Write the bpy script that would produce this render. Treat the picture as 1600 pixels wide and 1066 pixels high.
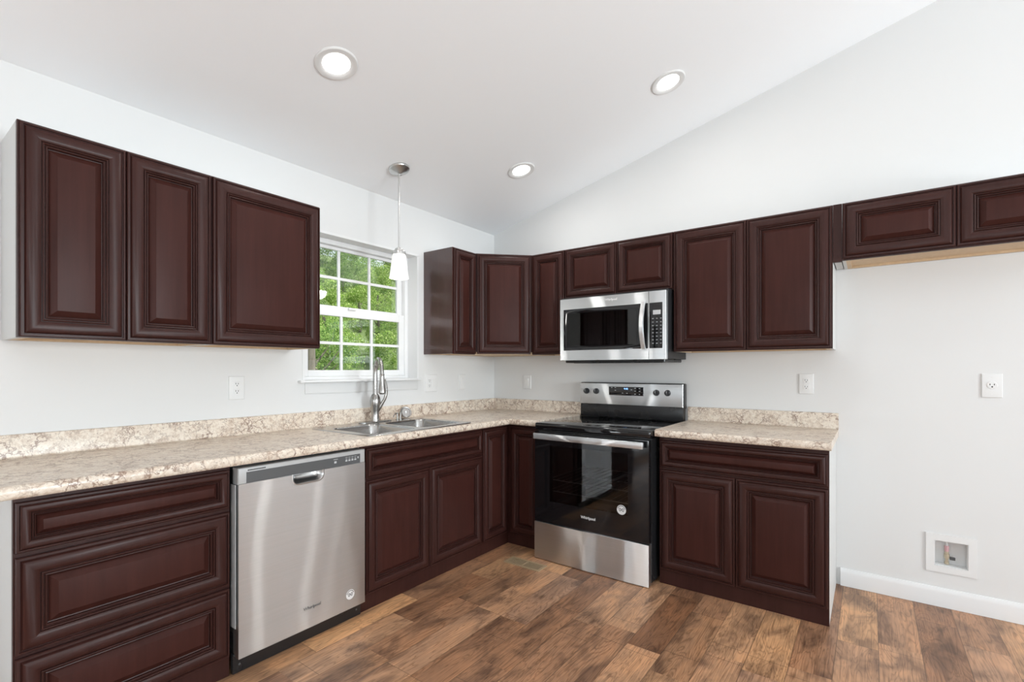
import bpy, bmesh, math, random
import numpy as np
from mathutils import Vector, Matrix, Euler
PI = math.pi
for o in list(bpy.data.objects): bpy.data.objects.remove(o)
S = bpy.context.scene
COL = S.collection

# ------------------------------------------------------------------ camera
cam = bpy.data.cameras.new('camera'); camo = bpy.data.objects.new('camera', cam); COL.objects.link(camo)
YAW = 0.9330
camo.location = (-3.4496, -2.7141, 1.2568); camo.rotation_euler = (PI/2, 0, -YAW)
cam.sensor_fit = 'HORIZONTAL'; cam.sensor_width = 36; cam.lens = 763.04/1600*36
cam.shift_x = (800-794.05)/1600; cam.shift_y = (577.57-533)/1600
cam.clip_start = .05; cam.clip_end = 200
S.camera = camo
# ------------------------------------------------------------------ world, sun, daylight, exposure
W = bpy.data.worlds.new('sky'); S.world = W; W.use_nodes = True
bg = W.node_tree.nodes['Background']; bg.inputs[0].default_value = (.86, .93, 1, 1); bg.inputs[1].default_value = 1.5
S.view_settings.view_transform = 'Standard'; S.view_settings.look = 'None'
S.view_settings.gamma = 1; S.view_settings.use_curve_mapping = False
S.view_settings.exposure = -0.08
def lamp(name, kind, loc, rot, power, color=(1, 1, 1), **k):
    l = bpy.data.lights.new(name, kind); l.energy = power; l.color = color
    for a, v in k.items(): setattr(l, a, v)
    o = bpy.data.objects.new(name, l); COL.objects.link(o); o.location = loc; o.rotation_euler = rot; return o
sun = lamp('sun', 'SUN', (0, -20, 30), (math.radians(30), 0, math.radians(28)), 9.0, (1, .96, .88), angle=math.radians(1.5))
# fill lamps added as daylight at the unseen windows behind the photographer (y = -7.2 and x = -8)
DAY = (.885, .945, 1)
UP = math.radians(30)      # lamps tipped up to brighten the ceiling
lamp('fill_lamp_back', 'AREA', (-1.9, -7.42, 1.45), (PI/2+UP, 0, 0), 300, DAY, shape='RECTANGLE', size=1.5, size_y=1.5)
lamp('fill_lamp_back_wide', 'AREA', (-5.2, -7.42, 1.45), (PI/2+UP, 0, 0), 125, DAY, shape='RECTANGLE', size=2.0, size_y=1.5)
lamp('fill_lamp_side', 'AREA', (-8.22, -3.6, 1.45), (PI/2+UP, 0, -PI/2), 110, DAY, shape='RECTANGLE', size=2.0, size_y=1.5)
lamp('daylight_patio', 'AREA', (-5.15, .35, 1.0), (PI/2+UP, 0, PI), 110, DAY, shape='RECTANGLE', size=1.7, size_y=1.9)

# ------------------------------------------------------------------ helpers
def tag(o, label=None, cat=None, group=None, kind=None):
    if label: o['label'] = label
    if cat: o['category'] = cat
    if group: o['group'] = group
    if kind: o['kind'] = kind
    return o
def thing(name, label, cat, loc=(0, 0, 0), rz=0, group=None):
    o = bpy.data.objects.new(name, None); COL.objects.link(o); o.empty_display_size = .05
    o.location = loc; o.rotation_euler = (0, 0, rz)
    return tag(o, label, cat, group)
class MB:
    def __init__(s): s.bm = bmesh.new()
    def quad(s, *p):
        return s.bm.faces.new([s.bm.verts.new(q) for q in p])
    def box(s, x0, x1, y0, y1, z0, z1, bev=0, seg=2):
        r = bmesh.ops.create_cube(s.bm, size=1)
        vs = r['verts']
        for v in vs:
            v.co = Vector(((x0+x1)/2+v.co.x*abs(x1-x0), (y0+y1)/2+v.co.y*abs(y1-y0), (z0+z1)/2+v.co.z*abs(z1-z0)))
        if bev:
            es = list({e for v in vs for e in v.link_edges})
            bmesh.ops.bevel(s.bm, geom=es, offset=bev, segments=seg, affect='EDGES', profile=.5)
        return s
    def loops(s, rings, cap0=True, cap1=True, closed=True):
        R = [[s.bm.verts.new(p) for p in r] for r in rings]
        n = len(R[0])
        for a, b in zip(R, R[1:]):
            for i in range(n if closed else n-1):
                j = (i+1) % n
                s.bm.faces.new((a[i], a[j], b[j], b[i]))
        if cap0: s.bm.faces.new(list(reversed(R[0])))
        if cap1: s.bm.faces.new(R[-1])
        return s
    def lathe(s, prof, c=(0, 0, 0), rot=None, seg=32, cap0=True, cap1=True):
        M = rot if rot is not None else Matrix.Identity(3)
        c = Vector(c)
        rings = []
        for r, z in prof:
            r = max(r, 1e-5)
            rings.append([c+M @ Vector((r*math.cos(2*PI*i/seg), r*math.sin(2*PI*i/seg), z)) for i in range(seg)])
        return s.loops(rings, cap0, cap1)
    def tube(s, pts, rad, seg=14, flat=1.0):
        pts = [Vector(p) for p in pts]; rings = []
        up = None
        for i, p in enumerate(pts):
            t = (pts[min(i+1, len(pts)-1)]-pts[max(i-1, 0)]).normalized()
            if up is None:
                up = t.orthogonal().normalized()
            up = (up-t*up.dot(t)).normalized(); b = t.cross(up)
            r = rad[i] if hasattr(rad, '__len__') else rad
            rings.append([p+up*r*math.cos(2*PI*k/seg)+b*r*flat*math.sin(2*PI*k/seg) for k in range(seg)])
        return s.loops(rings)
    def prism(s, poly, f0, f1):
        "poly: list of 2d points, f0/f1 map a 2d point to 3d"
        return s.loops([[f0(p) for p in poly], [f1(p) for p in poly]])
    def rectloops(s, x0, x1, z0, z1, prof, cap0=True, cap1=True):
        "prof: list of (inset, y)"
        return s.loops([[(x0+d, y, z0+d), (x1-d, y, z0+d), (x1-d, y, z1-d), (x0+d, y, z1-d)] for d, y in prof], cap0, cap1)
    def build(s, name, mat, parent=None, smooth=30, **k):
        bmesh.ops.recalc_face_normals(s.bm, faces=s.bm.faces)
        me = bpy.data.meshes.new(name); s.bm.to_mesh(me); s.bm.free()
        if smooth:
            me.polygons.foreach_set('use_smooth', [True]*len(me.polygons))
            me.set_sharp_from_angle(angle=math.radians(smooth))
        me.materials.append(mat)
        o = bpy.data.objects.new(name, me); COL.objects.link(o)
        if parent: o.parent = parent
        if k: tag(o, **k)
        return o
def smoothpath(pts, n=8):
    pts = [Vector(p) for p in pts]; P = [pts[0]*2-pts[1]]+pts+[pts[-1]*2-pts[-2]]; out = []
    for i in range(1, len(P)-2):
        for k in range(n):
            t = k/n; a, b, c, d = P[i-1], P[i], P[i+1], P[i+2]
            out.append(.5*((2*b)+(c-a)*t+(2*a-5*b+4*c-d)*t*t+(3*b-a-3*c+d)*t**3))
    out.append(pts[-1]); return out
def text_mesh(name, body, size, mat, parent, loc, rot, bold=False, ext=.0006, **k):
    cu = bpy.data.curves.new(name, 'FONT'); cu.body = body; cu.size = size; cu.extrude = ext; cu.align_x = 'CENTER'; cu.align_y = 'CENTER'
    if bold: cu.offset = size*.02
    to = bpy.data.objects.new(name+'_tmp', cu); COL.objects.link(to)
    bpy.context.view_layer.update()
    me = bpy.data.meshes.new_from_object(to.evaluated_get(bpy.context.evaluated_depsgraph_get()))
    bpy.data.objects.remove(to)
    me.materials.clear(); me.materials.append(mat)
    o = bpy.data.objects.new(name, me); COL.objects.link(o); o.parent = parent; o.location = loc; o.rotation_euler = rot
    if k: tag(o, **k)
    return o

# ------------------------------------------------------------------ materials
def newmat(name):
    m = bpy.data.materials.new(name); m.use_nodes = True
    nt = m.node_tree; p = nt.nodes['Principled BSDF']; return m, nt, p
def N(nt, t, **k):
    n = nt.nodes.new(t)
    for a, v in k.items(): setattr(n, a, v)
    return n
def pset(p, **k):
    for a, v in k.items():
        a = a.replace('_', ' ').title() if a not in ('ior',) else 'IOR'
        if a == 'Specular': a = 'Specular IOR Level'
        p.inputs[a].default_value = (*v, 1) if isinstance(v, tuple) else v
def plain(name, col, rough=.5, metal=0, spec=.5, coat=0):
    m, nt, p = newmat(name)
    p.inputs['Base Color'].default_value = (*col, 1); p.inputs['Roughness'].default_value = rough
    p.inputs['Metallic'].default_value = metal; p.inputs['Specular IOR Level'].default_value = spec
    p.inputs['Coat Weight'].default_value = coat
    # faint procedural break-up of the gloss
    tc = N(nt, 'ShaderNodeTexCoord'); nz = N(nt, 'ShaderNodeTexNoise'); nz.inputs['Scale'].default_value = 9
    mr = N(nt, 'ShaderNodeMapRange'); mr.inputs['To Min'].default_value = max(0, rough-.03); mr.inputs['To Max'].default_value = min(1, rough+.03)
    nt.links.new(tc.outputs['Object'], nz.inputs['Vector']); nt.links.new(nz.outputs['Fac'], mr.inputs['Value'])
    nt.links.new(mr.outputs['Result'], p.inputs['Roughness'])
    return m
def emit(name, col, st):
    m, nt, p = newmat(name)
    p.inputs['Base Color'].default_value = (*col, 1); p.inputs['Emission Color'].default_value = (*col, 1); p.inputs['Emission Strength'].default_value = st
    return m
def mapping(nt, scale, kind='Object', loc=(0, 0, 0)):
    tc = N(nt, 'ShaderNodeTexCoord'); mp = N(nt, 'ShaderNodeMapping')
    mp.inputs['Scale'].default_value = scale; mp.inputs['Location'].default_value = loc
    nt.links.new(tc.outputs[kind], mp.inputs['Vector']); return mp
def noise(nt, vec, scale, detail=4, rough=.5, dist=0):
    n = N(nt, 'ShaderNodeTexNoise'); n.inputs['Scale'].default_value = scale; n.inputs['Detail'].default_value = detail
    n.inputs['Roughness'].default_value = rough; n.inputs['Distortion'].default_value = dist
    nt.links.new(vec, n.inputs['Vector']); return n
def ramp(nt, fac, stops):
    r = N(nt, 'ShaderNodeValToRGB'); e = r.color_ramp.elements
    while len(e) < len(stops): e.new(.5)
    for q, (pos, c) in zip(e, stops): q.position = pos; q.color = (*c, 1)
    nt.links.new(fac, r.inputs['Fac']); return r
def mixc(nt, fac, a, b, mode='MIX'):
    m = N(nt, 'ShaderNodeMix', data_type='RGBA', blend_type=mode)
    for s, v in ((m.inputs[0], fac), (m.inputs[6], a), (m.inputs[7], b)):
        if hasattr(v, 'is_linked'): nt.links.new(v, s)
        else: s.default_value = v if not isinstance(v, tuple) else (*v, 1)
    return m.outputs[2]
def math_(nt, op, a, b=None):
    m = N(nt, 'ShaderNodeMath', operation=op)
    for s, v in zip(m.inputs, (a, b)):
        if v is None: continue
        if hasattr(v, 'is_linked'): nt.links.new(v, s)
        else: s.default_value = v
    return m.outputs[0]

def paint(name, col, rough=.7):
    m, nt, p = newmat(name); p.inputs['Base Color'].default_value = (*col, 1); p.inputs['Roughness'].default_value = rough
    p.inputs['Specular IOR Level'].default_value = .3
    mp = mapping(nt, (1, 1, 1)); n = noise(nt, mp.outputs[0], 220, 3)
    b = N(nt, 'ShaderNodeBump'); b.inputs['Strength'].default_value = .06; b.inputs['Distance'].default_value = .002
    nt.links.new(n.outputs['Fac'], b.inputs['Height']); nt.links.new(b.outputs[0], p.inputs['Normal'])
    return m
M_wall = paint('wall_paint', (.72, .72, .715)); M_ceil = paint('ceiling_paint', (.90, .91, .925))
M_trim = paint('white_trim', (.76, .76, .76), .4)
M_vinyl = plain('white_vinyl', (.78, .78, .78), .35)
M_plastic = plain('white_plastic', (.755, .755, .75), .4)

def wood(name, c0, c1, rough=.36, coat=.25, gx=14, spec=.2):
    m, nt, p = newmat(name)
    mp = mapping(nt, (gx, gx, .9)); n = noise(nt, mp.outputs[0], 3, 6, .6, .4)
    mp2 = mapping(nt, (1, 1, 1)); n2 = noise(nt, mp2.outputs[0], 3.5, 3, .5)
    f = math_(nt, 'ADD', math_(nt, 'MULTIPLY', n.outputs['Fac'], .6), math_(nt, 'MULTIPLY', n2.outputs['Fac'], .4))
    r = ramp(nt, f, [(.3, c0), (.7, c1)])
    nt.links.new(r.outputs[0], p.inputs['Base Color'])
    p.inputs['Roughness'].default_value = rough; p.inputs['Coat Weight'].default_value = coat; p.inputs['Coat Roughness'].default_value = .3
    p.inputs['Specular IOR Level'].default_value = spec
    b = N(nt, 'ShaderNodeBump'); b.inputs['Strength'].default_value = .05; b.inputs['Distance'].default_value = .002
    nt.links.new(n.outputs['Fac'], b.inputs['Height']); nt.links.new(b.outputs[0], p.inputs['Normal'])
    return m
M_wood = wood('dark_cherry_wood', (.029, .0098, .0079), (.049, .0172, .0139), .36, .03)
M_woodpanel = wood('cherry_wood_panel', (.034, .0107, .0083), (.056, .0182, .0143), .38, .0, spec=.14)
M_woodgloss = wood('glossy_cherry_veneer', (.036, .0115, .0095), (.058, .0200, .0165), .16, 1.0, spec=.6)
M_maple = wood('natural_maple', (.55, .40, .25), (.68, .52, .35), .5, 0)
M_side = plain('grey_cabinet_laminate', (.60, .60, .59), .45)

def steel(name, col, rough, aniso=.8, rot=.25, streak=0.0):
    "horizontally brushed steel: reflections spread up and down"
    m, nt, p = newmat(name)
    mp = mapping(nt, (2, 2, 300)); n = noise(nt, mp.outputs[0], 1, 3, .6)
    r = ramp(nt, n.outputs['Fac'], [(.3, tuple(c*.97 for c in col)), (.7, tuple(min(1, c*1.03) for c in col))])
    nt.links.new(r.outputs[0], p.inputs['Base Color'])
    p.inputs['Metallic'].default_value = 1; p.inputs['Roughness'].default_value = rough
    p.inputs['Anisotropic'].default_value = aniso; p.inputs['Anisotropic Rotation'].default_value = rot
    t = N(nt, 'ShaderNodeTangent', direction_type='RADIAL', axis='Z'); nt.links.new(t.outputs[0], p.inputs['Tangent'])
    if streak:
        g = N(nt, 'ShaderNodeBsdfAnisotropic'); g.inputs['Roughness'].default_value = .25; g.inputs['Anisotropy'].default_value = .91
        g.inputs['Rotation'].default_value = STREAK_ROT
        nt.links.new(r.outputs[0], g.inputs['Color']); nt.links.new(t.outputs[0], g.inputs['Tangent'])
        mx = N(nt, 'ShaderNodeMixShader'); mx.inputs[0].default_value = streak
        nt.links.new(p.outputs[0], mx.inputs[1]); nt.links.new(g.outputs[0], mx.inputs[2])
        nt.links.new(mx.outputs[0], nt.nodes['Material Output'].inputs['Surface'])
    return m
STREAK_ROT = 0.0
M_steel = steel('brushed_steel', (.90, .92, .935), .40, .9, 0.0, .72)
M_sink = steel('sink_steel', (.47, .465, .455), .24, .3)
M_nickel = plain('brushed_nickel', (.40, .39, .375), .27, 1)
M_pocket = plain('pocket_steel', (.56, .56, .56), .3, 1)
M_chrome = plain('polished_chrome', (.75, .75, .75), .1, 1)
M_black = plain('black_enamel', (.012, .012, .013), .28)
M_blackglass = plain('black_glass', (.006, .006, .007), .05, 0, .6)
M_blackplastic = plain('black_plastic', (.018, .018, .02), .4)
M_darkgrey = plain('dark_grey_plastic', (.085, .087, .09), .4)
M_greyplastic = plain('silver_grey_plastic', (.42, .42, .42), .38)
M_mark = plain('pale_print', (.55, .56, .57), .5)
M_keymark = plain('grey_key_print', (.30, .31, .32), .5)
M_logo_grey = plain('grey_logo', (.12, .12, .12), .4)
M_logo_white = plain('silver_logo', (.72, .72, .72), .35)
M_slot = plain('dark_slot', (.03, .03, .03), .6)
M_bronze = plain('tan_metal', (.40, .29, .175), .42, .1)
M_pendant = plain('pale_nickel', (.62, .62, .61), .28, 1)
M_brass = plain('brass', (.55, .48, .36), .35, .7)
M_pink = plain('red_tape', (.62, .36, .38), .5)
M_sticker = plain('white_sticker', (.72, .72, .72), .45)
M_glow = emit('lamp_lens', (1, .985, .96), 9)
M_digit = emit('clock_digits', (.25, .5, 1), 2.2)

def glass(name, tint, gloss_ior=1.45, rough=0.0):
    m, nt, p = newmat(name); nt.nodes.remove(p)
    out = nt.nodes['Material Output']
    tr = N(nt, 'ShaderNodeBsdfTransparent'); tr.inputs[0].default_value = (*tint, 1)
    gl = N(nt, 'ShaderNodeBsdfGlossy'); gl.inputs['Roughness'].default_value = rough
    fr = N(nt, 'ShaderNodeFresnel'); fr.inputs['IOR'].default_value = gloss_ior
    mx = N(nt, 'ShaderNodeMixShader')
    nt.links.new(fr.outputs[0], mx.inputs[0]); nt.links.new(tr.outputs[0], mx.inputs[1]); nt.links.new(gl.outputs[0], mx.inputs[2])
    nt.links.new(mx.outputs[0], out.inputs['Surface']); return m
M_pane = glass('window_glass', (.96, .98, .97))
M_ovenglass = glass('dark_oven_glass', (.50, .50, .50), 1.6, .02)
M_mwglass = glass('dark_microwave_glass', (.40, .41, .42), 1.6, .02)

# frosted pendant shade
def frosted():
    m, nt, p = newmat('frosted_shade')
    p.inputs['Base Color'].default_value = (.95, .95, .94, 1); p.inputs['Roughness'].default_value = .35
    p.inputs['Emission Color'].default_value = (1, .98, .95, 1)
    mp = mapping(nt, (1, 1, 1)); n = noise(nt, mp.outputs[0], 25, 2)
    st = math_(nt, 'ADD', math_(nt, 'MULTIPLY', n.outputs['Fac'], .08), .30)
    nt.links.new(st, p.inputs['Emission Strength'])
    return m
M_shade = frosted()

def counter_mat():
    m, nt, p = newmat('granite_laminate')
    mp = mapping(nt, (1, 1, 1)); v = mp.outputs[0]
    big = noise(nt, v, 9, 5, .6, .6); mid = noise(nt, v, 34, 6, .65, 1.2); fine = noise(nt, v, 120, 4, .6)
    base = ramp(nt, mid.outputs['Fac'], [(.28, (.42, .31, .24)), (.40, (.60, .51, .43)), (.50, (.73, .66, .58)), (.60, (.80, .76, .69)), (.8, (.70, .61, .53))])
    c = mixc(nt, math_(nt, 'MULTIPLY', big.outputs['Fac'], .45), base.outputs[0], ramp(nt, big.outputs['Fac'], [(.35, (.66, .55, .46)), (.55, (.80, .76, .69)), (.7, (.68, .59, .51))]).outputs[0])
    # brown veins
    vn = N(nt, 'ShaderNodeTexVoronoi', feature='DISTANCE_TO_EDGE'); vn.inputs['Scale'].default_value = 15
    dv = N(nt, 'ShaderNodeVectorMath', operation='ADD'); sc = N(nt, 'ShaderNodeVectorMath', operation='SCALE'); sc.inputs['Scale'].default_value = .16
    wn = noise(nt, v, 11, 4, .7); nt.links.new(wn.outputs['Color'], sc.inputs[0]); nt.links.new(v, dv.inputs[0]); nt.links.new(sc.outputs[0], dv.inputs[1])
    nt.links.new(dv.outputs[0], vn.inputs['Vector'])
    vein = ramp(nt, vn.outputs['Distance'], [(0, (1, 1, 1)), (.02, (.75, .75, .75)), (.075, (0, 0, 0))])
    vm = noise(nt, v, 8, 2); vf = math_(nt, 'MULTIPLY', vein.outputs[0], ramp(nt, vm.outputs['Fac'], [(.36, (.15, .15, .15)), (.58, (.95, .95, .95))]).outputs[0])
    c = mixc(nt, vf, c, (.20, .115, .08))
    v2 = N(nt, 'ShaderNodeTexVoronoi', feature='DISTANCE_TO_EDGE'); v2.inputs['Scale'].default_value = 42; nt.links.new(dv.outputs[0], v2.inputs['Vector'])
    ve2 = ramp(nt, v2.outputs['Distance'], [(0, (1, 1, 1)), (.09, (0, 0, 0))]); vm2 = noise(nt, v, 17, 3)
    c = mixc(nt, math_(nt, 'MULTIPLY', ve2.outputs[0], ramp(nt, vm2.outputs['Fac'], [(.46, (0, 0, 0)), (.6, (.6, .6, .6))]).outputs[0]), c, (.30, .20, .145))
    sp = ramp(nt, fine.outputs['Fac'], [(.30, (1, 1, 1)), (.40, (0, 0, 0))])
    c = mixc(nt, math_(nt, 'MULTIPLY', sp.outputs[0], .75), c, (.25, .17, .125))
    sp2 = ramp(nt, fine.outputs['Fac'], [(.60, (0, 0, 0)), (.70, (1, 1, 1))])
    c = mixc(nt, math_(nt, 'MULTIPLY', sp2.outputs[0], .55), c, (.86, .83, .78))
    c = mixc(nt, 1.0, c, (1.0, .955, .905), 'MULTIPLY')
    nt.links.new(c, p.inputs['Base Color'])
    p.inputs['Roughness'].default_value = .3; p.inputs['Specular IOR Level'].default_value = .5
    return m
M_counter = counter_mat()

def floor_mat():
    m, nt, p = newmat('vinyl_plank_floor')
    tc = N(nt, 'ShaderNodeTexCoord'); sx = N(nt, 'ShaderNodeSeparateXYZ'); nt.links.new(tc.outputs['Object'], sx.inputs[0])
    PW, PL = .1545, 1.22
    yy = math_(nt, 'DIVIDE', math_(nt, 'ADD', sx.outputs['Y'], 2.59+PW*100), PW)
    row = math_(nt, 'FLOOR', yy); fy = math_(nt, 'SUBTRACT', yy, row)
    wr = N(nt, 'ShaderNodeTexWhiteNoise', noise_dimensions='1D'); nt.links.new(row, wr.inputs['W'])
    xx = math_(nt, 'ADD', math_(nt, 'DIVIDE', sx.outputs['X'], PL), math_(nt, 'ADD', math_(nt, 'MULTIPLY', wr.outputs['Value'], 7.0), 40))
    # planks printed in boards of uneven length
    colx = math_(nt, 'FLOOR', xx); fx = math_(nt, 'SUBTRACT', xx, colx)
    cb = N(nt, 'ShaderNodeCombineXYZ'); nt.links.new(row, cb.inputs[0]); nt.links.new(colx, cb.inputs[1])
    w0 = N(nt, 'ShaderNodeTexWhiteNoise', noise_dimensions='3D'); nt.links.new(cb.outputs[0], w0.inputs['Vector'])
    cut = math_(nt, 'ADD', math_(nt, 'MULTIPLY', w0.outputs['Value'], .4), .3)
    half = math_(nt, 'GREATER_THAN', fx, cut); nt.links.new(half, cb.inputs[2])
    w1 = N(nt, 'ShaderNodeTexWhiteNoise', noise_dimensions='3D'); nt.links.new(cb.outputs[0], w1.inputs['Vector'])
    tone = ramp(nt, w1.outputs['Value'], [(0, (.19, .098, .055)), (.2, (.31, .175, .105)), (.42, (.42, .25, .15)), (.6, (.33, .205, .138)), (.78, (.50, .295, .16)), (.9, (.235, .135, .085)), (1, (.58, .345, .185))])
    off = N(nt, 'ShaderNodeVectorMath', operation='SCALE'); off.inputs['Scale'].default_value = 13; nt.links.new(w1.outputs['Color'], off.inputs[0])
    av = N(nt, 'ShaderNodeVectorMath', operation='ADD'); nt.links.new(tc.outputs['Object'], av.inputs[0]); nt.links.new(off.outputs[0], av.inputs[1])
    def stretched(sx_, sy_):
        m_ = N(nt, 'ShaderNodeMapping'); m_.inputs['Scale'].default_value = (sx_, sy_, 1); nt.links.new(av.outputs[0], m_.inputs['Vector']); return m_.outputs[0]
    g1 = noise(nt, stretched(1.1, 9), 1.6, 3, .5, .8)                   # broad figure
    rings = math_(nt, 'SINE', math_(nt, 'MULTIPLY', g1.outputs['Fac'], 85))
    rr_ = ramp(nt, math_(nt, 'ADD', math_(nt, 'MULTIPLY', rings, .5), .5), [(0, (.62, .58, .55)), (.22, (.93, .92, .91)), (1, (1.06, 1.05, 1.04))])
    g2 = noise(nt, stretched(2.0, 95), 2.2, 4, .6, .3)                  # fine pores along the board
    g3 = noise(nt, stretched(2.0, 4.0), 1.9, 4, .55, .6)                # smoky patches
    c = mixc(nt, .75, tone.outputs[0], rr_.outputs[0], 'MULTIPLY')
    c = mixc(nt, .8, c, ramp(nt, g2.outputs['Fac'], [(.34, (.66, .63, .61)), (.5, (1, 1, 1)), (.68, (1.15, 1.13, 1.11))]).outputs[0], 'MULTIPLY')
    c = mixc(nt, .95, c, ramp(nt, g3.outputs['Fac'], [(.34, (.46, .45, .48)), (.5, (1, .99, .98)), (.66, (1.30, 1.22, 1.13))]).outputs[0], 'MULTIPLY')
    kn = N(nt, 'ShaderNodeTexVoronoi'); kn.inputs['Scale'].default_value = 2.1
    nt.links.new(stretched(1, 2.2), kn.inputs['Vector'])
    kr = ramp(nt, kn.outputs['Distance'], [(.02, (.35, .3, .28)), (.08, (1, 1, 1))])
    c = mixc(nt, .65, c, kr.outputs[0], 'MULTIPLY')
    # seams
    ey = math_(nt, 'MINIMUM', fy, math_(nt, 'SUBTRACT', 1, fy)); ey = math_(nt, 'LESS_THAN', ey, .011)
    ex = math_(nt, 'ABSOLUTE', math_(nt, 'SUBTRACT', fx, cut)); ex2 = math_(nt, 'MINIMUM', fx, math_(nt, 'SUBTRACT', 1, fx))
    ex = math_(nt, 'LESS_THAN', math_(nt, 'MINIMUM', ex, ex2), .0012)
    seam = math_(nt, 'MAXIMUM', ey, ex)
    c = mixc(nt, 1.0, c, (1.18, 1.13, 1.08), 'MULTIPLY'); c = mixc(nt, math_(nt, 'MULTIPLY', seam, .55), c, (.06, .035, .022))
    nt.links.new(c, p.inputs['Base Color'])
    rr = N(nt, 'ShaderNodeMapRange'); rr.inputs['To Min'].default_value = .30; rr.inputs['To Max'].default_value = .46
    nt.links.new(g1.outputs['Fac'], rr.inputs['Value']); nt.links.new(rr.outputs[0], p.inputs['Roughness'])
    b = N(nt, 'ShaderNodeBump'); b.inputs['Strength'].default_value = .12; b.inputs['Distance'].default_value = .002
    nt.links.new(g2.outputs['Fac'], b.inputs['Height']); nt.links.new(b.outputs[0], p.inputs['Normal'])
    return m
M_floor = floor_mat()

def leaf_mat(name, cols):
    m, nt, p = newmat(name); nt.nodes.remove(p); out = nt.nodes['Material Output']
    g = N(nt, 'ShaderNodeNewGeometry')
    r = ramp(nt, g.outputs['Random Per Island'], [(0, cols[0]), (.5, cols[1]), (1, cols[2])])
    d = N(nt, 'ShaderNodeBsdfDiffuse'); t = N(nt, 'ShaderNodeBsdfTranslucent'); mx = N(nt, 'ShaderNodeMixShader'); mx.inputs[0].default_value = .42
    nt.links.new(r.outputs[0], d.inputs[0]); nt.links.new(r.outputs[0], t.inputs[0])
    nt.links.new(d.outputs[0], mx.inputs[1]); nt.links.new(t.outputs[0], mx.inputs[2]); nt.links.new(mx.outputs[0], out.inputs['Surface'])
    return m
M_leafA = leaf_mat('leaf_bright', [(.15, .27, .05), (.32, .46, .11), (.60, .68, .30)])
M_leafB = leaf_mat('leaf_deep', [(.10, .21, .05), (.22, .36, .09), (.44, .55, .20)])
M_bark = wood('grey_bark', (.10, .085, .07), (.25, .22, .18), .9, 0, 6)
M_ground = paint('woodland_ground', (.10, .14, .05), .95)

# ------------------------------------------------------------------ room shell
CH, SL, YR, YB, XW = 2.461, .254, -3.8, -7.2, -8.0
def zc(y): return CH-SL*y if y >= YR else CH-SL*YR-SL*(YR-y)
TH = .16
def struct(o): o['kind'] = 'structure'; return o
mb = MB(); mb.box(XW-TH, TH, YB-TH, TH, -.12, 0); struct(mb.build('floor', M_floor, smooth=0))
mb = MB()
for a, b in ((TH, YR), (YR, YB-TH)):
    mb.prism([(a, zc(a)), (b, zc(b)), (b, zc(b)+.18), (a, zc(a)+.18)], lambda p: (XW-TH, p[0], p[1]), lambda p: (TH, p[0], p[1]))
struct(mb.build('ceiling', M_ceil, smooth=0))
# window wall (y = 0)
WX0, WX1, WZ0, WZ1 = -1.834, -.927, 1.190, 2.104          # kitchen window
DX0, DX1, DZ1 = -6.1, -4.22, 2.06                          # glass patio door
mb = MB()
for x0, x1, z0, z1 in ((XW, DX0, 0, CH), (DX0, DX1, DZ1, CH), (DX1, WX0, 0, CH), (WX0, WX1, 0, WZ0), (WX0, WX1, WZ1, CH), (WX1, 0, 0, CH)):
    mb.box(x0, x1, 0, TH, z0, z1)
struct(mb.build('wall_left', M_wall, smooth=0))
# right wall (x = 0) with the recess of the water supply box
BY0, BY1, BZ0, BZ1 = -2.987, -3.124, .214, .351
mb = MB()
fr0, fr1 = (lambda p: (0, p[0], p[1])), (lambda p: (TH, p[0], p[1]))
for poly in ([(TH, 0), (TH, zc(0)), (BY0, zc(BY0)), (BY0, 0)], [(BY0, 0), (BY0, BZ0), (BY1, BZ0), (BY1, 0)], [(BY0, BZ1), (BY0, zc(BY0)), (BY1, zc(BY1)), (BY1, BZ1)],
             [(BY1, 0), (BY1, zc(BY1)), (YR, zc(YR)), (YR, 0)], [(YR, 0), (YR, zc(YR)), (YB-TH, zc(YB-TH)), (YB-TH, 0)]):
    mb.prism(poly, fr0, fr1)
struct(mb.build('wall_right', M_wall, smooth=0))
# wall behind the photographer (y = -7.2) and far side wall (x = -8)
def back_wall(name, openings, L0, L1, zt, f):
    mb = MB(); xs = sorted({L0, L1, *[a for o in openings for a in o[:2]]})
    for a, b in zip(xs, xs[1:]):
        op = [o for o in openings if o[0] <= a+1e-6 and o[1] >= b-1e-6]
        for z0, z1 in (([(0, op[0][2]), (op[0][3], None)]) if op else [(0, None)]):
            pa = zt(a) if z1 is None else z1; pb = zt(b) if z1 is None else z1
            f(mb, a, b, z0, pa, pb)
    return struct(mb.build(name, M_wall, smooth=0))
back_wall('wall_back', [(-6.2, -4.2, .7, 2.2), (-2.65, -1.15, .7, 2.2)], XW, 0, lambda x: zc(YB),
          lambda mb, a, b, z0, pa, pb: mb.prism([(a, z0), (b, z0), (b, pb), (a, pa)], lambda p: (p[0], YB, p[1]), lambda p: (p[0], YB-TH, p[1])))
back_wall('wall_side', [(-4.6, -2.6, .7, 2.2)], YB, 0, lambda y: zc(y),
          lambda mb, a, b, z0, pa, pb: mb.prism([(a, z0), (b, z0), (b, pb)]+([(YR, zc(YR))] if a < YR < b and z0 > 2 else [])+[(a, pa)], lambda p: (XW, p[0], p[1]), lambda p: (XW-TH, p[0], p[1])))
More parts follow.
